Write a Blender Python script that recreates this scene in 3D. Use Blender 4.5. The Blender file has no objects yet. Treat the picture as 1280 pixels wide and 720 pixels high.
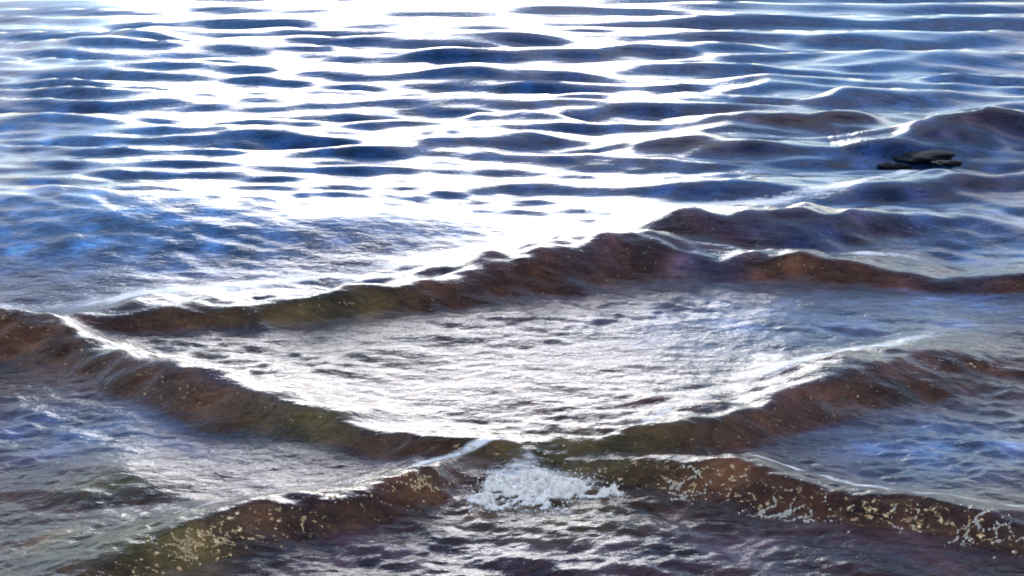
import bpy, bmesh, math, random
import numpy as np
from mathutils import Vector, Matrix

random.seed(7)
rng = np.random.default_rng(11)
S = bpy.context.scene
C = S.collection
R = math.radians

# ------------------------------------------------------------------ camera
CAM_H, PITCH, HFOV = 2.0, 18.0, 41.4
cd = bpy.data.cameras.new("camera")
cam = bpy.data.objects.new("camera", cd)
C.objects.link(cam)
cam.location = (0, 0, CAM_H)
cam.rotation_euler = (R(90 - PITCH), 0, 0)
cd.sensor_width = 36.0
cd.lens = 18.0 / math.tan(R(HFOV / 2))
cd.clip_start, cd.clip_end = 0.05, 8000
S.camera = cam

# ------------------------------------------------------------------ light
SUN_EL, SUN_AZ = 12.5, -3.5          # degrees; azimuth from +Y, negative = left
w = bpy.data.worlds.new("World")
S.world = w
w.use_nodes = True
nt = w.node_tree
sky = nt.nodes.new("ShaderNodeTexSky")
sky.sky_type = 'NISHITA'
sky.sun_disc = False
sky.sun_elevation = R(SUN_EL)
sky.sun_rotation = R(SUN_AZ)
sky.air_density, sky.dust_density, sky.ozone_density = 1.1, 0.25, 4.0
nt.nodes["Background"].inputs["Strength"].default_value = 0.15
# broken fair-weather cloud over the whole sky, laid out on a flat ceiling
tcw = nt.nodes.new("ShaderNodeTexCoord")
sx = nt.nodes.new("ShaderNodeSeparateXYZ")
nt.links.new(tcw.outputs["Generated"], sx.inputs[0])


def wm(op, a, b):
    n = nt.nodes.new("ShaderNodeMath")
    n.operation = op
    for i, q in enumerate((a, b)):
        if isinstance(q, (int, float)):
            n.inputs[i].default_value = q
        else:
            nt.links.new(q, n.inputs[i])
    return n.outputs[0]


zz = wm('ADD', wm('MAXIMUM', sx.outputs[2], 0.0), 0.16)
cx_ = nt.nodes.new("ShaderNodeCombineXYZ")
nt.links.new(wm('DIVIDE', sx.outputs[0], zz), cx_.inputs[0])
nt.links.new(wm('DIVIDE', sx.outputs[1], zz), cx_.inputs[1])
cn = nt.nodes.new("ShaderNodeTexNoise")
cn.inputs["Scale"].default_value = 1.7
cn.inputs["Detail"].default_value = 6
cn.inputs["Roughness"].default_value = .55
nt.links.new(cx_.outputs[0], cn.inputs["Vector"])
cm = nt.nodes.new("ShaderNodeMapRange")
cm.interpolation_type = 'SMOOTHSTEP'
cm.inputs["From Min"].default_value, cm.inputs["From Max"].default_value = .46, .66
nt.links.new(cn.outputs["Fac"], cm.inputs["Value"])
cmix = nt.nodes.new("ShaderNodeMix")
cmix.data_type = 'RGBA'
nt.links.new(cm.outputs[0], cmix.inputs["Factor"])
nt.links.new(sky.outputs[0], cmix.inputs["A"])
cmix.inputs["B"].default_value = (6.5, 6.0, 5.9, 1)      # sunlit cloud, in the sky texture's own units
nt.links.new(cmix.outputs["Result"], nt.nodes["Background"].inputs["Color"])
sl = bpy.data.lights.new("sun", 'SUN')
sl.energy, sl.angle, sl.color = 0.5, R(25), (1.0, 0.95, 0.95)   # sun veiled by thin bright cloud
sun = bpy.data.objects.new("sun", sl)
C.objects.link(sun)
sd = Vector((math.sin(R(SUN_AZ)) * math.cos(R(SUN_EL)), math.cos(R(SUN_AZ)) * math.cos(R(SUN_EL)), math.sin(R(SUN_EL))))
sun.rotation_euler = sd.to_track_quat('Z', 'Y').to_euler()
S.view_settings.view_transform = 'Standard'
S.view_settings.look = 'None'
S.view_settings.exposure = 1.2
S.view_settings.gamma = 1.0
S.cycles.filter_width = 1.9

# ------------------------------------------------------------------ helpers
FOC = 640 / math.tan(R(HFOV / 2))
cp, sp = math.cos(R(PITCH)), math.sin(R(PITCH))


def at(px, py, z=0.0):
    """where the sight line of a point in the photograph meets the level z"""
    u, v = (px - 640) / FOC, (360 - py) / FOC
    d = (u, cp + v * sp, -sp + v * cp)
    t = (z - CAM_H) / d[2]
    return d[0] * t, d[1] * t


def tag(o, label=None, cat=None, group=None, kind=None):
    for k, v in (("label", label), ("category", cat), ("group", group), ("kind", kind)):
        if v:
            o[k] = v
    return o


def smooth(t):
    t = np.clip(t, 0, 1)
    return t * t * (3 - 2 * t)


def spectrum(n, l0, l1, spread, base=0.0, seed=0, power=1.0):
    """n random travelling waves: wavelengths l0..l1, headings about base (0 = towards the shore)"""
    g = np.random.default_rng(seed)
    lam = np.exp(g.uniform(math.log(l0), math.log(l1), n))
    th = base + g.normal(0, spread, n)
    k = 2 * math.pi / lam
    return np.stack([k * np.sin(th), k * np.cos(th), g.uniform(0, 6.283, n), lam ** power, lam], 1)


def wavesum(X, Y, spec, cell=None, sharp=0.0):
    h = np.zeros_like(X)
    nrm = math.sqrt((spec[:, 3] ** 2).sum() / 2)
    for kx, ky, ph, a, lam in spec:
        c = np.cos(kx * X + ky * Y + ph)
        if sharp:
            c = c + sharp * (c * c - 0.5)
        if cell is not None:
            c *= np.clip(lam / cell * 0.4 - 0.8, 0, 1)
        h += a * c
    return h / nrm


NOISE = spectrum(24, 0.5, 1.6, 3.0, seed=3, power=0.7)
NOISE_S = spectrum(24, 0.10, 0.34, 3.0, seed=4, power=0.7)


def catmull(P, n):
    P = np.array(P, float)
    P = np.vstack([2 * P[0] - P[1], P, 2 * P[-1] - P[-2]])
    out = []
    m = len(P) - 3
    for i in range(m):
        p0, p1, p2, p3 = P[i:i + 4]
        for t in np.linspace(0, 1, n, endpoint=(i == m - 1)):
            out.append(0.5 * ((2 * p1) + (-p0 + p2) * t + (2 * p0 - 5 * p1 + 4 * p2 - p3) * t * t + (-p0 + 3 * p1 - 3 * p2 + p3) * t ** 3))
    return np.array(out)


def near(Px, Py, X, Y, reach):
    """signed distance to a polyline (positive towards the camera) and the place along it"""
    idx = np.nonzero((X > Px.min() - reach) & (X < Px.max() + reach) & (Y > Py.min() - reach) & (Y < Py.max() + reach))[0]
    x, y = X[idx], Y[idx]
    best = np.full(len(idx), 1e9)
    over = np.zeros(len(idx))
    last = len(Px) - 2
    sgn = np.zeros(len(idx))
    tt = np.zeros(len(idx))
    for i in range(len(Px) - 1):
        ax, ay, bx, by = Px[i], Py[i], Px[i + 1], Py[i + 1]
        dx, dy = bx - ax, by - ay
        L = dx * dx + dy * dy + 1e-12
        raw = ((x - ax) * dx + (y - ay) * dy) / L
        s = np.clip(raw, 0, 1)
        o = np.zeros(len(idx))          # how far beyond a free end
        if i == 0:
            o = np.maximum(-raw, 0) * math.sqrt(L)
        if i == last:
            o = np.maximum(o, (raw - 1) * math.sqrt(L))
        qx, qy = x - ax - s * dx, y - ay - s * dy
        D = qx * qx + qy * qy
        m = D < best
        best[m] = D[m]
        tt[m] = (i + s)[m]
        over[m] = o[m]
        sgn[m] = np.where(dx * qy - dy * qx < 0, 1, -1)[m]
    return idx, np.sqrt(np.maximum(best - over ** 2, 0)) * sgn, tt, np.exp(-(over / .15) ** 2)


# ------------------------------------------------------------------ the waves
# crest points: (px, py of the crest in the photograph, height, width of the front face, width of the back), metres
RIDGES = [
    dict(label="long dark brown wave crossing the whole middle of the photo behind the streaked pool", split=True,
         pts=[(-260, 408, .08, .18, .30), (-60, 402, .09, .18, .3), (60, 398, .075, .16, .30), (200, 385, .075, .16, .30), (330, 372, .10, .21, .3), (450, 355, .13, .28, .3), (560, 335, .15, .31, .3),
              (660, 311, .18, .35, .32), (740, 293, .20, .38, .34), (800, 296, .18, .34, .32), (880, 310, .13, .25, .3), (960, 320, .11, .21, .28),
              (1080, 329, .10, .20, .28), (1180, 335, .095, .19, .28), (1290, 341, .095, .19, .28), (1500, 352, .08, .2, .28)]),
    dict(label="smooth reddish brown wave hump rising just behind the middle wave, right of its peak", thin=(1.0, .95), split=True,
         pts=[(770, 296, .02, .2, .2), (840, 273, .13, .4, .3), (910, 262, .16, .46, .32), (1000, 257, .16, .46, .32), (1090, 262, .12, .42, .3), (1190, 272, .07, .4, .3), (1300, 284, .03, .3, .3)]),
    dict(label="brown wave running down from the left edge to the white foam burst", split=True,
         pts=[(-160, 392, .12, .3, .2), (-20, 396, .15, .30, .2), (50, 400, .15, .29, .2), (110, 424, .12, .22, .18), (180, 452, .12, .21, .18), (255, 478, .11, .21, .18), (340, 498, .09, .20, .18),
              (430, 515, .085, .18, .18), (510, 531, .085, .16, .16), (570, 548, .06, .14, .16), (640, 566, .04, .14, .16)]),
    dict(label="low brown breaker in the left foreground flecked with tan foam along its face", thin=(.66, .68), split=True,
         pts=[(60, 742, .05, .2, .2), (170, 688, .09, .22, .22), (260, 655, .11, .22, .22), (350, 629, .12, .21, .22), (450, 607, .12, .20, .22), (530, 592, .10, .18, .2), (572, 584, .03, .16, .2), (620, 572, .005, .16, .2)]),
    dict(label="dark wave right of the foam burst slanting up to the right below a white streak", split=True,
         pts=[(640, 568, .02, .16, .10), (700, 556, .05, .17, .10), (770, 541, .10, .18, .11), (840, 524, .13, .21, .15), (900, 507, .135, .23, .26), (970, 482, .135, .25, .28), (1040, 465, .125, .26, .3),
              (1110, 455, .10, .26, .3), (1190, 447, .06, .26, .3), (1290, 436, .02, .24, .3)]),
    dict(label="foamy breaker in the right foreground running from the foam burst to the right edge", thin=(.66, .64), split=True,
         pts=[(700, 572, .04, .18, .2), (780, 574, .08, .2, .2), (850, 580, .11, .2, .2), (930, 588, .12, .2, .22), (1000, 603, .12, .2, .24), (1070, 618, .12, .2, .24), (1160, 630, .12, .21, .24), (1290, 642, .13, .22, .24), (1480, 660, .12, .22, .24)]),
    dict(label="tall dark brown wave at the right edge just behind the black rock", thin=(1.0, .72), split=True,
         pts=[(1040, 184, .02, .3, .3), (1090, 165, .13, .55, .35), (1140, 152, .18, .65, .4), (1200, 145, .20, .6, .4), (1290, 143, .19, .5, .4), (1420, 148, .1, .5, .4)]),
    dict(label="low blue grey wave at the right edge in front of the black rock", split=True,
         pts=[(1070, 246, .02, .3, .3), (1110, 230, .09, .45, .35), (1170, 219, .13, .55, .4), (1240, 214, .14, .55, .4), (1300, 211, .13, .55, .4), (1420, 216, .08, .5, .4)]),
    dict(label="dull brown wave left of the tall wave behind the black rock, farther of two", split=True,
         pts=[(850, 168, .02, .4, .3), (910, 150, .11, .6, .35), (980, 139, .15, .7, .4), (1050, 140, .14, .65, .4), (1110, 152, .06, .4, .3), (1140, 160, .01, .3, .3)]),
    dict(label="low grey purple wave left of the black rock, nearer of two", split=True,
         pts=[(740, 192, .02, .4, .3), (800, 176, .11, .6, .35), (860, 169, .14, .7, .4), (930, 173, .12, .6, .4), (1000, 182, .06, .6, .3), (1090, 188, .02, .4, .3)]),
    dict(label="dark blue wave in the bright water left of centre, nearer of two dark ones", split=True,
         pts=[(420, 190, .02, .4, .3), (490, 178, .10, .5, .35), (560, 167, .14, .6, .4), (640, 165, .13, .55, .4), (690, 170, .06, .4, .3), (740, 176, .01, .3, .3)]),
    dict(label="short dark wave in the bright water above centre, farther of two dark ones", split=True,
         pts=[(540, 150, .02, .3, .3), (590, 139, .11, .5, .3), (650, 137, .13, .55, .35), (700, 146, .09, .4, .3), (740, 153, .01, .3, .3)]),
    # smaller waves of the open water
    dict(pts=[(980, 127, .01, .4, .4), (1050, 115, .12, .6, .4), (1110, 113, .13, .6, .4), (1170, 116, .08, .5, .4), (1230, 119, .01, .4, .4)]),
    dict(pts=[(0, 145, .05, .7, .4), (60, 146, .07, .8, .5), (140, 151, .05, .8, .5), (200, 158, .01, .4, .4)]),
    dict(pts=[(220, 177, .01, .5, .4), (300, 165, .05, .7, .4), (350, 163, .03, .5, .4), (400, 166, .005, .4, .4)]),
    dict(pts=[(690, 56, .02, .5, .4), (760, 51, .13, .9, .5), (850, 52, .15, .9, .5), (930, 56, .10, .7, .5), (980, 60, .01, .5, .5)]),
    dict(pts=[(460, 47, .05, .7, .5), (530, 40, .13, 1., .5), (620, 40, .13, 1., .5), (690, 42, .08, .8, .5), (760, 47, .01, .5, .5)]),
    dict(pts=[(40, 54, .03, .6, .4), (90, 49, .14, .9, .5), (150, 46, .12, .9, .5), (210, 36, .07, .7, .5), (260, 30, .01, .5, .4)]),
    dict(pts=[(520, 95, .01, .4, .4), (560, 87, .10, .6, .4), (620, 90, .11, .6, .4), (690, 95, .05, .5, .4), (740, 99, .005, .4, .4)]),
    dict(pts=[(740, 92, .01, .4, .4), (800, 80, .10, .6, .4), (860, 78, .11, .7, .4), (930, 85, .07, .6, .4), (980, 88, .005, .4, .4)]),
    dict(pts=[(230, 62, .01, .4, .4), (290, 54, .07, .6, .4), (360, 50, .07, .6, .4), (410, 50, .01, .4, .4)]),
    dict(pts=[(70, 92, .01, .4, .4), (140, 84, .05, .6, .4), (210, 82, .05, .6, .4), (280, 88, .005, .4, .4)]),
    dict(pts=[(870, 113, .01, .4, .4), (930, 106, .07, .6, .4), (985, 98, .10, .7, .4), (1040, 102, .05, .5, .4), (1090, 110, .005, .4, .4)]),
    dict(pts=[(1020, 80, .01, .4, .4), (1090, 70, .09, .8, .4), (1180, 68, .10, .8, .4), (1280, 72, .05, .6, .4), (1360, 78, .01, .5, .4)]),
    dict(pts=[(1000, 51, .01, .4, .4), (1060, 47, .08, .6, .4), (1110, 48, .05, .6, .4), (1150, 52, .01, .4, .4)]),
    dict(pts=[(1160, 30, .01, .5, .4), (1220, 22, .12, 1., .5), (1300, 22, .13, 1., .5), (1400, 28, .03, .7, .5)]),
    dict(pts=[(160, 148, .005, .4, .4), (320, 151, .025, .4, .4), (430, 145, .03, .4, .4), (500, 138, .005, .4, .4)]),
    dict(pts=[(740, 126, .01, .4, .4), (800, 121, .06, .6, .4), (860, 118, .06, .6, .4), (910, 124, .005, .4, .4)]),
    dict(pts=[(790, 244, .01, .4, .3), (870, 228, .07, .5, .35), (950, 222, .06, .5, .35), (1040, 228, .01, .4, .3)]),
    dict(thin=(1, 1), pts=[(-300, 228, .14, 1.4, .45), (-80, 235, .18, 1.4, .45), (60, 240, .19, 1.4, .45), (200, 246, .18, 1.3, .45), (330, 254, .15, 1.15, .42), (450, 263, .12, .95, .40), (540, 271, .07, .7, .36), (640, 280, .005, .5, .3)]),
    dict(pts=[(-40, 588, .02, .25, .3), (60, 594, .03, .26, .3), (150, 596, .035, .26, .3), (220, 610, .02, .2, .3), (260, 622, .005, .2, .2)]),
]
for r in RIDGES:
    yy = sum(q[1] for q in r["pts"]) / len(r["pts"])
    kh, kw = (.62, .58) if yy < 135 else (.68, .62) if yy < 250 else (.85, .9)
    if r.get("thin"):
        kh, kw = r["thin"]
    P = [(*at(px, py, h * kh), h * kh, wf * kw, wb * kw ** .5) for px, py, h, wf, wb in r["pts"]]
    r["w"] = catmull(P, 7 if len(P) > 8 else 6)


def heights(X, Y, cell):
    """water level over the given places; also which wave of the list owns each and the slope side"""
    X = np.asarray(X, float)
    Y = np.asarray(Y, float)
    D = np.hypot(X, Y)
    n1 = wavesum(X, Y, NOISE)
    n2 = wavesum(X, Y, NOISE_S, cell)
    far = smooth((D - 6.3) / 3.2)
    tot = np.zeros_like(X)
    own = np.full(len(X), -1, np.int16)
    top = np.zeros_like(X)
    face = np.zeros_like(X)
    for i, r in enumerate(RIDGES):
        W = r["w"]
        idx, d, t, fade = near(W[:, 0], W[:, 1], X, Y, 1.6)
        if not len(idx):
            continue
        H, wf, wb = (np.interp(t, np.arange(len(W)), W[:, k]) for k in (2, 3, 4))
        d = d + 0.030 * n1[idx] * np.clip(wf / .3, .4, 1.3) + .010 * n2[idx]
        u = np.clip(d / wf, 0, 1)
        front = .6 * (0.5 + 0.5 * np.cos(np.pi * u ** 0.86)) + .4 * np.exp(-(1.75 * np.maximum(d, 0) / wf) ** 2)
        back = np.exp(-(np.minimum(d, 0) / wb) ** 2)
        h = fade * H * np.where(d > 0, front, back) * (1 + (.16 * n1[idx] + .05 * n2[idx]) * np.clip(.3 / wf, .15, 1))
        tot[idx] += np.maximum(h, 0) ** 2.5
        m = h > top[idx]
        j = idx[m]
        top[j] = h[m]
        own[j] = np.where((d > -0.045) & (d < wf * 1.02) & (h > 0.008), i, -1)[m]
        face[j] = (np.where((d > 0.0) & (d < wf), np.sin(np.pi * np.clip(u, 0, 1)), 0) * np.clip(H / .05, 0, 1))[m]
    z = tot ** (1 / 2.5)
    # open-water chop, growing seaward; low swell; ripples in the pools
    calm = 1 - 0.75 * np.clip(top / .08, 0, 1)
    z = z + far * 0.017 * (1 + .9 * smooth((D - 10) / 6)) * wavesum(X, Y, CHOP, cell, 0.35) * (0.4 + 0.6 * calm)
    z = z + far * 0.0140 * (1 + .6 * smooth((D - 10) / 6)) * wavesum(X, Y, CHOP2, cell, 0.3) * (.4 + .6 * calm)
    z = z + (1 - far) * 0.006 * n1 * calm
    rip = wavesum(X, Y, RIP, cell, 0.4)
    gust = 0.65 + 0.35 * np.clip(wavesum(X, Y, NOISE[::2] * np.array([.6, .6, 1, 1, 1]) + np.array([0, 0, 2, 0, 0])), -1, 1)
    z = z + (0.0032 * (1 - .7 * far) + .0010) * rip * gust * (0.6 + 0.4 * calm)
    z = z + (0.0013 * (1 - .9 * far)) * wavesum(X, Y, RIP2, cell, .3) * gust
    return z, own, face, top


CHOP = spectrum(40, 0.6, 1.8, 0.15, seed=21, power=1.0)
CHOP2 = spectrum(44, 0.20, 0.7, 0.20, seed=22, power=1.0)
RIP = spectrum(48, 0.06, 0.30, 0.34, base=0.22, seed=23, power=0.9)
RIP2 = spectrum(48, 0.03, 0.09, 0.55, base=0.1, seed=24, power=0.9)

# ------------------------------------------------------------------ the water sheet
th = np.concatenate([-np.geomspace(80, 25.2, 60)[:-1], np.linspace(-25, 25, 1050), np.geomspace(25.2, 80, 60)[1:]])
v = np.linspace(1 / 2.1, 1 / 26.0, 860)
rad = np.concatenate([np.linspace(0.4, 2.05, 30), 1 / v, np.geomspace(26.6, 5000, 90)])
TH, RD = np.meshgrid(R(1) * th, rad)
nr, nc = TH.shape
X = (RD * np.sin(TH)).ravel()
Y = (RD * np.cos(TH)).ravel()
cell = np.maximum(np.gradient(rad)[:, None] * np.ones((1, nc)), RD * np.abs(np.gradient(R(1) * th))[None, :] * .8).ravel()
Z, OWN, FACE, TOP = heights(X, Y, cell)


def region(spots):
    """soft patches on the ground given as (px, py, half width, half height in photo pixels, amount)"""
    f = np.zeros_like(X)
    # photo position of every ground point
    zc = Y * cp + CAM_H * sp
    px = 640 + FOC * X / zc
    py = 360 - FOC * (Y * sp - CAM_H * cp) / zc
    for cx, cy, a, b, s in spots:
        f = np.maximum(f, s * np.exp(-((px - cx) / a) ** 2 - ((py - cy) / b) ** 2))
    return f


def streak(pts, seed=0):
    """line of drifting foam, also used to paint glare: (px, py, half width in metres, amount)"""
    P = np.array([(*at(a, b, .03), wd, am) for a, b, wd, am in pts])
    W = catmull(P, 8)
    f = np.zeros_like(X)
    idx, d, t, fade = near(W[:, 0], W[:, 1], X, Y, 1.0)
    wd = np.interp(t, np.arange(len(W)), W[:, 2])
    am = np.interp(t, np.arange(len(W)), W[:, 3])
    f[idx] = fade * am * np.exp(-(d / wd) ** 2)
    return f


N1 = wavesum(X, Y, NOISE)
N2 = wavesum(X, Y, NOISE_S, cell)
D = np.hypot(X, Y)
# foam cover, with some sky glare painted in as foam
foam = np.zeros_like(X)
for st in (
    [(790, 528, .03, .6), (850, 512, .07, .7), (950, 470, .10, .72), (1060, 441, .10, .72), (1150, 417, .09, .6), (1210, 400, .06, .3)],
    [(-100, 384, .12, .85), (60, 376, .12, .9), (200, 364, .11, .9), (350, 346, .11, .85), (500, 324, .11, .8), (640, 298, .10, .6), (720, 280, .08, .3)],  # bright sky reflected behind the long wave, painted as foam white
    [(100, 425, .03, .5), (150, 442, .05, .8), (220, 462, .06, .6), (300, 480, .05, .3)],
    [(910, 566, .02, .5), (960, 578, .03, .75), (1040, 597, .035, .75), (1120, 615, .04, .75), (1200, 622, .05, .7), (1300, 630, .05, .7), (1420, 640, .05, .6)],
    [(240, 640, .02, .4), (350, 612, .04, .6), (450, 592, .04, .6), (540, 572, .03, .7), (600, 562, .02, .7)],
    [(720, 262, .14, .5), (800, 254, .16, .75), (960, 243, .15, .85), (1060, 231, .14, .8), (1120, 213, .10, .6), (1170, 205, .07, .4)],
    [(880, 326 - 12, .03, .3), (1000, 314, .06, .5), (1130, 318, .06, .5), (1290, 328, .06, .4)],
):
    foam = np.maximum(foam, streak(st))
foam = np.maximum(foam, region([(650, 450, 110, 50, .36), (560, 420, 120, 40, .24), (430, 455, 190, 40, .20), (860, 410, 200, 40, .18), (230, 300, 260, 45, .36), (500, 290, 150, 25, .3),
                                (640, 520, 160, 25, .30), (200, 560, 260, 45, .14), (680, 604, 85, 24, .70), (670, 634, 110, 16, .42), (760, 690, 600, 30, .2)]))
TA = np.zeros_like(X)  # mask for froth specks and painted glints on the wave faces
for i, am in ((0, .35), (1, .25), (2, .5), (3, 1.0), (4, .55), (5, 1.1)):
    TA = np.where(OWN == i, am * np.clip(FACE * 1.3, 0, 1), TA)
TA = TA * np.clip(1 + .45 * N1, .2, 1.6)
foam = foam * (1 + .25 * N1) * (1 - .7 * np.clip(FACE, 0, 1) * (1 - region([(680, 606, 130, 45, 1.0)])))
# body of the water: deep blue-black offshore, peaty brown over the shallows, olive where sand is stirred up
deep = np.array([.009, .036, .105])
brown = np.array([.048, .016, .007])
mauve = np.array([.038, .027, .044])
olive = np.array([.062, .047, .012])
sh = smooth((7.5 - D + .25 * N1) / 1.2)[:, None]
body = deep * (1 - sh) + brown * sh
fl = np.clip(region([(250, 560, 330, 60, .8), (700, 690, 700, 40, .8), (1150, 560, 160, 40, .8), (800, 430, 500, 50, .6)]) * (1 - np.clip(FACE, 0, 1)), 0, 1)[:, None]
body = body * (1 - fl) + mauve * fl
SPLIT = np.array([bool(r.get("split")) for r in RIDGES] + [False])
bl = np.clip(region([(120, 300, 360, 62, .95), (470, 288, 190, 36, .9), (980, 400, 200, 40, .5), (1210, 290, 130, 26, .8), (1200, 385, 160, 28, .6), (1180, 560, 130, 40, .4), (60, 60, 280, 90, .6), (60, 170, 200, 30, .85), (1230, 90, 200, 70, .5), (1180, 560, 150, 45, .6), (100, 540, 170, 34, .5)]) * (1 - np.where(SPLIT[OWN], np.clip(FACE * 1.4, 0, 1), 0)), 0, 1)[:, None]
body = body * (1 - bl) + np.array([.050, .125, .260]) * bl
rs = np.clip(region([(1000, 153, 150, 20, .9), (1190, 166, 150, 26, 1), (1220, 240, 130, 20, .6), (950, 283, 170, 26, .9), (880, 184, 130, 16, .75), (1150, 346, 220, 18, .95)]), 0, 1)[:, None]
body = body * (1 - rs) + brown * rs
ol = np.clip(region([(350, 392, 150, 22, .75), (410, 540, 130, 26, .95), (160, 700, 130, 40, .9), (690, 650, 110, 28, .85), (740, 580, 120, 36, .9), (130, 612, 110, 18, .8), (380, 455, 220, 36, .5), (620, 545, 120, 20, .7)]) * (1 + .25 * N1), 0, 1)[:, None]
body = body * (1 - ol) + olive * ol
cl = wavesum(X, Y, spectrum(30, .12, .6, 3.0, seed=41, power=.6))
body = np.clip(body * np.exp(.30 * N2 + .15 * cl)[:, None], .002, .5)


# ------------------------------------------------------------------ materials
def nodes(name):
    m = bpy.data.materials.new(name)
    m.use_nodes = True
    return m, m.node_tree, m.node_tree.nodes["Principled BSDF"]


def water_material():
    m, t, p = nodes("sea_water")
    L = t.links.new

    def N(k, **kw):
        n = t.nodes.new(k)
        for a, b in kw.items():
            setattr(n, a, b)
        return n

    def M(op, a, b=None):
        n = N("ShaderNodeMath", operation=op)
        for i, x in enumerate((a, b)):
            if x is None:
                continue
            if isinstance(x, (int, float)):
                n.inputs[i].default_value = x
            else:
                L(x, n.inputs[i])
        return n.outputs[0]

    tc = N("ShaderNodeTexCoord").outputs["Object"]

    def noise(sx, sy, scale, detail, rough=.55, dist=0.0):
        mp = N("ShaderNodeMapping")
        mp.inputs["Scale"].default_value = (sx, sy, 1)
        L(tc, mp.inputs[0])
        n = N("ShaderNodeTexNoise")
        n.inputs["Scale"].default_value = scale
        n.inputs["Detail"].default_value = detail
        n.inputs["Roughness"].default_value = rough
        n.inputs["Distortion"].default_value = dist
        L(mp.outputs[0], n.inputs["Vector"])
        return n.outputs["Fac"]

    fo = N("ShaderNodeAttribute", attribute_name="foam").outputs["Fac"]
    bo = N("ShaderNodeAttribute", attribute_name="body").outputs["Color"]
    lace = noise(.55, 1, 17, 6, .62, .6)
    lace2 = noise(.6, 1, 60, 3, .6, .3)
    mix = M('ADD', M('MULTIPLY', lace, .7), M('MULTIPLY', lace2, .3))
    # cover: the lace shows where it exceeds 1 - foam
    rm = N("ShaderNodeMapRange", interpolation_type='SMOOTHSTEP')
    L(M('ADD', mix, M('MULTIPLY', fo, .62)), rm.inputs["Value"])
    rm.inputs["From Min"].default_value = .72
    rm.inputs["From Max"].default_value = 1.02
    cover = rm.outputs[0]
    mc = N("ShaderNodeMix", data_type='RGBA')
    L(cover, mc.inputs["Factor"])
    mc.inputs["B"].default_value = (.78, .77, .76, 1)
    # tan froth specks and golden glints, both coloured into the breaking faces
    ta = N("ShaderNodeAttribute", attribute_name="froth").outputs["Fac"]
    sp1, sp2 = noise(.7, 1, 55, 2, .5, .4), noise(.8, 1, 140, 2, .5, .3)
    rt = N("ShaderNodeMapRange", interpolation_type='SMOOTHSTEP')
    L(M('ADD', M('ADD', M('MULTIPLY', sp1, .65), M('MULTIPLY', sp2, .35)), M('MULTIPLY', ta, .073)), rt.inputs["Value"])
    rt.inputs["From Min"].default_value = .655
    rt.inputs["From Max"].default_value = .73
    speck = M('MULTIPLY', rt.outputs[0], M('MINIMUM', M('MULTIPLY', ta, 3.0), 1.0))
    # silt clouds in the water
    sl_ = N("ShaderNodeMapRange")
    L(noise(.5, 1, 26, 6, .7, 1.0), sl_.inputs["Value"])
    sl_.inputs["From Min"].default_value, sl_.inputs["From Max"].default_value = .3, .7
    sl_.inputs["To Min"].default_value, sl_.inputs["To Max"].default_value = .35, 1.75
    bm_ = N("ShaderNodeVectorMath", operation='SCALE')
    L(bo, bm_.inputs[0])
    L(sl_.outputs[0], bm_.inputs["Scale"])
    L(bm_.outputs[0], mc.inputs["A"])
    mt = N("ShaderNodeMix", data_type='RGBA')
    L(speck, mt.inputs["Factor"])
    L(mc.outputs["Result"], mt.inputs["A"])
    tr = N("ShaderNodeValToRGB")
    tr.color_ramp.elements[0].position, tr.color_ramp.elements[1].position = .36, .62
    tr.color_ramp.elements[0].color = (.30, .14, .045, 1)
    tr.color_ramp.elements[1].color = (.88, .64, .36, 1)
    L(noise(.8, 1, 85, 3, .6, .2), tr.inputs[0])
    L(tr.outputs[0], mt.inputs["B"])
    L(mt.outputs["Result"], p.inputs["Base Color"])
    L(M('ADD', .10, M('MULTIPLY', cover, .2)), p.inputs["Roughness"])
    p.inputs["IOR"].default_value = 1.333
    rip = noise(.5, 1, 22, 4, .6, .4)
    fine = noise(.6, 1, 95, 3, .6, .2)
    b1 = N("ShaderNodeBump")
    b1.inputs["Strength"].default_value = 1.0
    L(M('ADD', .0030, M('MULTIPLY', N("ShaderNodeAttribute", attribute_name="shoal").outputs["Fac"], .0045)), b1.inputs["Distance"])
    L(M('ADD', M('ADD', rip, M('MULTIPLY', fine, .22)), M('MULTIPLY', M('ADD', M('MULTIPLY', lace2, cover), speck), .6)), b1.inputs["Height"])
    L(b1.outputs[0], p.inputs["Normal"])
    return m


def foam_material(name, colour):
    m, t, p = nodes(name)
    n = t.nodes.new("ShaderNodeTexNoise")
    n.inputs["Scale"].default_value = 60
    n.inputs["Detail"].default_value = 4
    tc = t.nodes.new("ShaderNodeTexCoord")
    t.links.new(tc.outputs["Object"], n.inputs["Vector"])
    cr = t.nodes.new("ShaderNodeValToRGB")
    cr.color_ramp.elements[0].position, cr.color_ramp.elements[1].position = .3, .65
    cr.color_ramp.elements[0].color = (*[c * .72 for c in colour], 1)
    cr.color_ramp.elements[1].color = (*colour, 1)
    t.links.new(n.outputs["Fac"], cr.inputs[0])
    t.links.new(cr.outputs[0], p.inputs["Base Color"])
    p.inputs["Roughness"].default_value = .35
    p.inputs["IOR"].default_value = 1.33
    p.inputs["Subsurface Weight"].default_value = .7
    p.inputs["Subsurface Radius"].default_value = (1.0, .8, .6)
    p.inputs["Subsurface Scale"].default_value = .03
    return m


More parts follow.
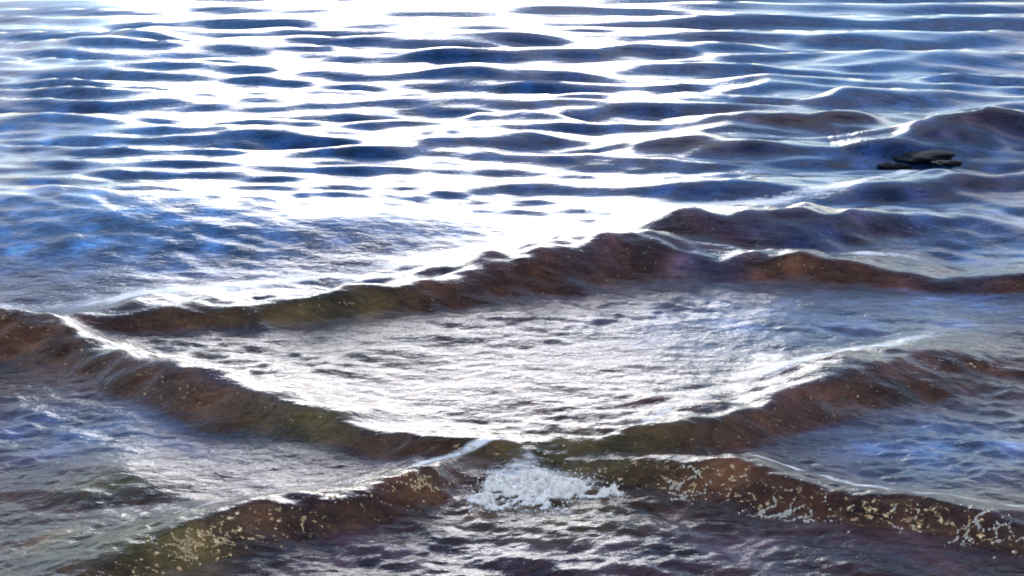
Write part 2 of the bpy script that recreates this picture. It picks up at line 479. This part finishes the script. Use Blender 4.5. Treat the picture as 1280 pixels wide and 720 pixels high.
def rock_material():
    m, t, p = nodes("wet_rock")
    n = t.nodes.new("ShaderNodeTexNoise")
    n.inputs["Scale"].default_value = 25
    n.inputs["Detail"].default_value = 6
    cr = t.nodes.new("ShaderNodeValToRGB")
    cr.color_ramp.elements[0].color = (.001, .001, .002, 1)
    cr.color_ramp.elements[1].color = (.005, .005, .007, 1)
    t.links.new(n.outputs["Fac"], cr.inputs[0])
    t.links.new(cr.outputs[0], p.inputs["Base Color"])
    b = t.nodes.new("ShaderNodeBump")
    b.inputs["Distance"].default_value = .02
    t.links.new(n.outputs["Fac"], b.inputs["Height"])
    t.links.new(b.outputs[0], p.inputs["Normal"])
    p.inputs["Roughness"].default_value = .45
    p.inputs["Specular IOR Level"].default_value = .15
    return m


WATER = water_material()
FOAM = foam_material("white_foam", (.98, .90, .80))
TAN = foam_material("tan_foam", (.85, .52, .24))
CREAM = foam_material("cream_foam", (.97, .80, .58))
ROCK = rock_material()

# ------------------------------------------------------------------ water meshes
G = np.arange(nr * nc).reshape(nr, nc)
Q = np.stack([G[:-1, :-1], G[:-1, 1:], G[1:, 1:], G[1:, :-1]], -1).reshape(-1, 4)
P3 = np.stack([X, Y, Z], 1)
fn = np.cross(P3[Q[:, 2]] - P3[Q[:, 0]], P3[Q[:, 3]] - P3[Q[:, 1]])
fn /= np.linalg.norm(fn, axis=1)[:, None] + 1e-12
VN = np.zeros_like(P3)
for k in range(4):
    for c in range(3):
        VN[:, c] += np.bincount(Q[:, k], fn[:, c], len(P3))
VN /= np.linalg.norm(VN, axis=1)[:, None] + 1e-12
up = VN[len(VN) // 2, 2] > 0
if not up:
    Q = Q[:, ::-1]
    VN = -VN


def sheet(name, faces):
    used = np.unique(faces)
    remap = np.full(len(P3), -1, np.int64)
    remap[used] = np.arange(len(used))
    f = remap[faces]
    me = bpy.data.meshes.new(name)
    me.vertices.add(len(used))
    me.vertices.foreach_set("co", P3[used].astype(np.float32).ravel())
    me.loops.add(f.size)
    me.loops.foreach_set("vertex_index", f.astype(np.int32).ravel())
    me.polygons.add(len(f))
    me.polygons.foreach_set("loop_start", (np.arange(len(f)) * 4).astype(np.int32))
    me.update(calc_edges=True)
    me.shade_smooth()
    a = me.attributes.new("foam", 'FLOAT', 'POINT')  # drifting foam plus the painted glare streak
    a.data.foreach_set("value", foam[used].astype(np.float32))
    a = me.attributes.new("froth", 'FLOAT', 'POINT')  # froth specks together with painted glints
    a.data.foreach_set("value", TA[used].astype(np.float32))
    a = me.attributes.new("shoal", 'FLOAT', 'POINT')
    a.data.foreach_set("value", smooth((8.2 - D[used]) / 2.2).astype(np.float32))
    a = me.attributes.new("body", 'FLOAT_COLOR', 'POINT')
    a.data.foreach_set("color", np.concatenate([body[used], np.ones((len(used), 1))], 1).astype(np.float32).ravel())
    me.normals_split_custom_set_from_vertices(VN[used])
    me.materials.append(WATER)
    o = bpy.data.objects.new(name, me)
    C.objects.link(o)
    return o


fo_own = OWN[Q[:, 0]]
split = np.array([bool(r.get("split")) for r in RIDGES] + [False])
fo_own = np.where(split[fo_own], fo_own, -1)
tag(sheet("water", Q[fo_own < 0]), kind="structure")
for i, r in enumerate(RIDGES):
    if r.get("split"):
        q = Q[fo_own == i]
        if len(q):
            tag(sheet("wave", q), r["label"], "wave", "waves rolling over the shallow water")


# ------------------------------------------------------------------ foam and spray
def zat(x, y):
    x, y = np.atleast_1d(np.asarray(x, float)), np.atleast_1d(np.asarray(y, float))
    return heights(x, y, np.full(len(x), .01))[0]


def cells(x, y, size, seed):
    """distance to the nearest of scattered bubble centres, in units of their spacing"""
    g = np.random.default_rng(seed)
    x0, y0 = x.min(), y.min()
    nx, ny = int((x.max() - x0) / size) + 3, int((y.max() - y0) / size) + 3
    jx, jy = g.random((nx + 2, ny + 2)), g.random((nx + 2, ny + 2))
    u, v_ = (x - x0) / size + 1, (y - y0) / size + 1
    iu, iv = u.astype(int), v_.astype(int)
    best = np.full(len(x), 9.0)
    for a in (-1, 0, 1):
        for b in (-1, 0, 1):
            p, q = np.clip(iu + a, 0, nx + 1), np.clip(iv + b, 0, ny + 1)
            best = np.minimum(best, np.hypot(iu + a + jx[p, q] - u, iv + b + jy[p, q] - v_))
    return best


def gauss(x, y, l0, l1, seed):
    sp_ = spectrum(24, l0, l1, 3.0, seed=seed, power=.7)
    return wavesum(x, y, sp_)


def froth(name, x0, x1, y0, y1, step, thick, mat, origin=(0, 0), parent=None, seed=1):
    """a lumpy crust of foam lying on the water: THICK(x, y) gives its depth, below zero there is none"""
    gx, gy = np.meshgrid(np.arange(x0, x1, step), np.arange(y0, y1, step), indexing='ij')
    n0, n1_ = gx.shape
    x, y = gx.ravel(), gy.ravel()
    t_ = thick(x, y)
    c1, c2 = cells(x, y, .013, seed), cells(x, y, .0065, seed + 1)
    dome = np.sqrt(np.clip(1 - c1 ** 2, 0, 1)) - .55
    t_ = t_ + np.where(t_ > -.01, .0035 * dome + .0022 * (np.sqrt(np.clip(1 - c2 ** 2, 0, 1)) - .5), 0)
    keep = t_ > 0
    g = np.arange(len(x)).reshape(n0, n1_)
    q = np.stack([g[:-1, :-1], g[1:, :-1], g[1:, 1:], g[:-1, 1:]], -1).reshape(-1, 4)
    q = q[keep[q].sum(1) >= 1]
    used = np.unique(q)
    remap = np.full(len(x), -1)
    remap[used] = np.arange(len(used))
    X_, Y_ = x[used], y[used]
    z = zat(X_, Y_) + np.where(keep[used], t_[used] + .002, -.012)
    V = np.stack([X_ - origin[0], Y_ - origin[1], z], 1)
    me = bpy.data.meshes.new(name)
    me.from_pydata(V.tolist(), [], remap[q].tolist())
    me.shade_smooth()
    me.materials.append(mat)
    o = bpy.data.objects.new(name, me)
    C.objects.link(o)
    o.parent = parent
    return o


def drops(name, P, rad_, mat, parent=None):
    bm = bmesh.new()
    bmesh.ops.create_icosphere(bm, subdivisions=1, radius=1)
    vs = np.array([v.co[:] for v in bm.verts])
    fs = np.array([[v.index for v in f.verts] for f in bm.faces])
    bm.free()
    V = np.concatenate([vs * r * rng.uniform(.7, 1.4, 3) + c for c, r in zip(P, rad_)])
    F = np.concatenate([fs + i * len(vs) for i in range(len(P))])
    me = bpy.data.meshes.new(name)
    me.from_pydata(V.tolist(), [], F.tolist())
    me.shade_smooth()
    me.materials.append(mat)
    o = bpy.data.objects.new(name, me)
    C.objects.link(o)
    o.parent = parent
    o["kind"] = "stuff"
    return o


# the white burst where the two brown waves meet
bx, by = at(676, 598, .05)
root = bpy.data.objects.new("foam_burst", None)
C.objects.link(root)
root.location = (bx, by, 0)
tag(root, "bright white burst of foam where the brown waves cross in the foreground", "foam")


def burst_depth(x, y):
    x, y = x - bx, y - by
    f = np.zeros_like(x)
    for cx, cy, a, b, s in ((.0, .03, .13, .075, 1.0), (-.14, .02, .06, .06, .75), (-.165, -.07, .06, .05, .8), (.09, .02, .09, .06, .8), (.20, -.01, .05, .025, .7), (.245, .0, .025, .03, .8), (-.03, -.07, .10, .04, .45), (.06, -.11, .03, .03, .5)):
        f = np.maximum(f, s * np.exp(-((x - cx) / a) ** 2 - ((y - cy) / b) ** 2))
    return .026 * (f - .40) + np.clip(f * 1.6, 0, 1) * (.0060 * gauss(x, y, .05, .14, 8) + .0055 * gauss(x, y, .015, .045, 9))


froth("froth", bx - .42, bx + .42, by - .3, by + .3, .0028, burst_depth, FOAM, (bx, by), root, 31)["kind"] = "stuff"
cand = np.column_stack([rng.uniform(-.34, .34, 60000), rng.uniform(-.2, .2, 60000)])
dens = burst_depth(cand[:, 0] + bx, cand[:, 1] + by)
cand = cand[rng.random(len(cand)) < np.clip((dens + .010) / .03, 0, 1) * .40][:5200]
p = np.column_stack([cand, zat(cand[:, 0] + bx, cand[:, 1] + by) + np.clip(burst_depth(cand[:, 0] + bx, cand[:, 1] + by), 0, 1) * rng.uniform(.6, 1.5, len(cand)) + .001])
drops("bubbles", p, .0012 + .0030 * rng.random(len(p)) ** 3, FOAM, root)
p = rng.normal(0, 1, (220, 3)) * np.array([.12, .05, 0])
p[:, 2] = zat(p[:, 0] + bx, p[:, 1] + by) + np.abs(rng.normal(0, .045, len(p))) * np.exp(-(p[:, 0] / .2) ** 2)
drops("spray", p, .0010 + .0022 * rng.random(len(p)) ** 2, FOAM, root)


def breaker_foam(label, pts, width, amount, seed, n_drops, mat):
    """froth tumbling in clots on the front face of a breaker; pts: (px, py, level)"""
    W = catmull([(*at(px, py, hh), 0) for px, py, hh in pts], 8)

    g = np.random.default_rng(seed)
    n = n_drops * 40
    t = g.uniform(0, len(W) - 1, n)
    x = np.interp(t, np.arange(len(W)), W[:, 0])
    y = np.interp(t, np.arange(len(W)), W[:, 1]) + g.normal(0, width, n)
    m = .35 * gauss(x * .7, y, .10, .35, seed) - 1.5 * (np.abs(gauss(x * .5, y * .8, .03, .09, seed + 1)) - .25) - .6 * (np.abs(gauss(x, y, .012, .03, seed + 2)) - .4)
    k = (m > .75 - amount)
    x, y, m = x[k][:n_drops], y[k][:n_drops], m[k][:n_drops]
    r = .0009 + .0030 * g.random(len(x)) ** 4
    o = drops("breaker_foam", np.column_stack([x, y, zat(x, y) + r * .3]), r, mat)
    tag(o, label, "foam", "froth on the breaking waves", "stuff")


breaker_foam("tan froth scattered along the face of the left foreground breaker", [(180, 690, .04), (260, 676, .05), (350, 652, .05), (450, 628, .05), (548, 604, .05)], .032, .15, 5, 2000, TAN)
breaker_foam("tan froth strung along the face of the right foreground breaker", [(835, 600, .05), (920, 609, .05), (1000, 626, .05), (1080, 641, .05), (1170, 655, .05), (1300, 668, .05)], .030, .35, 16, 3400, CREAM)

# ------------------------------------------------------------------ the rock
def rock(px, py, lumps):
    """wet rock lumps: (offset along x, offset along y, length, depth, height, rise to the right)"""
    bm = bmesh.new()
    cx, cy = at(px, py, 0)
    zr = float(zat([cx], [cy])[0]) + .005
    for ox, oy, a, b, h, sk in lumps:
        r_ = bmesh.ops.create_icosphere(bm, subdivisions=4, radius=1)
        for q in r_["verts"]:
            x, y, z = q.co
            n = 1 + .22 * math.sin(3.1 * x + 4 * ox) * math.cos(2.7 * y + 1) + .07 * math.sin(7 * x + 5 * z) + .03 * math.sin(11 * y - 8 * x)
            taper = 1 - .35 * max(0, -x)
            q.co = Vector((cx + ox + a * x * n, cy + oy + b * y * n, zr + (h * z * n * taper + sk * x)))
    me = bpy.data.meshes.new("rock")
    bm.to_mesh(me)
    bm.free()
    me.shade_smooth()
    me.materials.append(ROCK)
    o = bpy.data.objects.new("rock", me)
    C.objects.link(o)
    return o


tag(rock(1152, 200, ((.0, .0, .20, .12, .036, .016), (.11, -.2, .10, .05, .020, .0))), "low black rock awash between two waves near the right edge", "rock")
tag(rock(1118, 205, ((0, 0, .11, .05, .032, -.012),)), "thin dark sliver of rock just left of the low black rock", "rock")
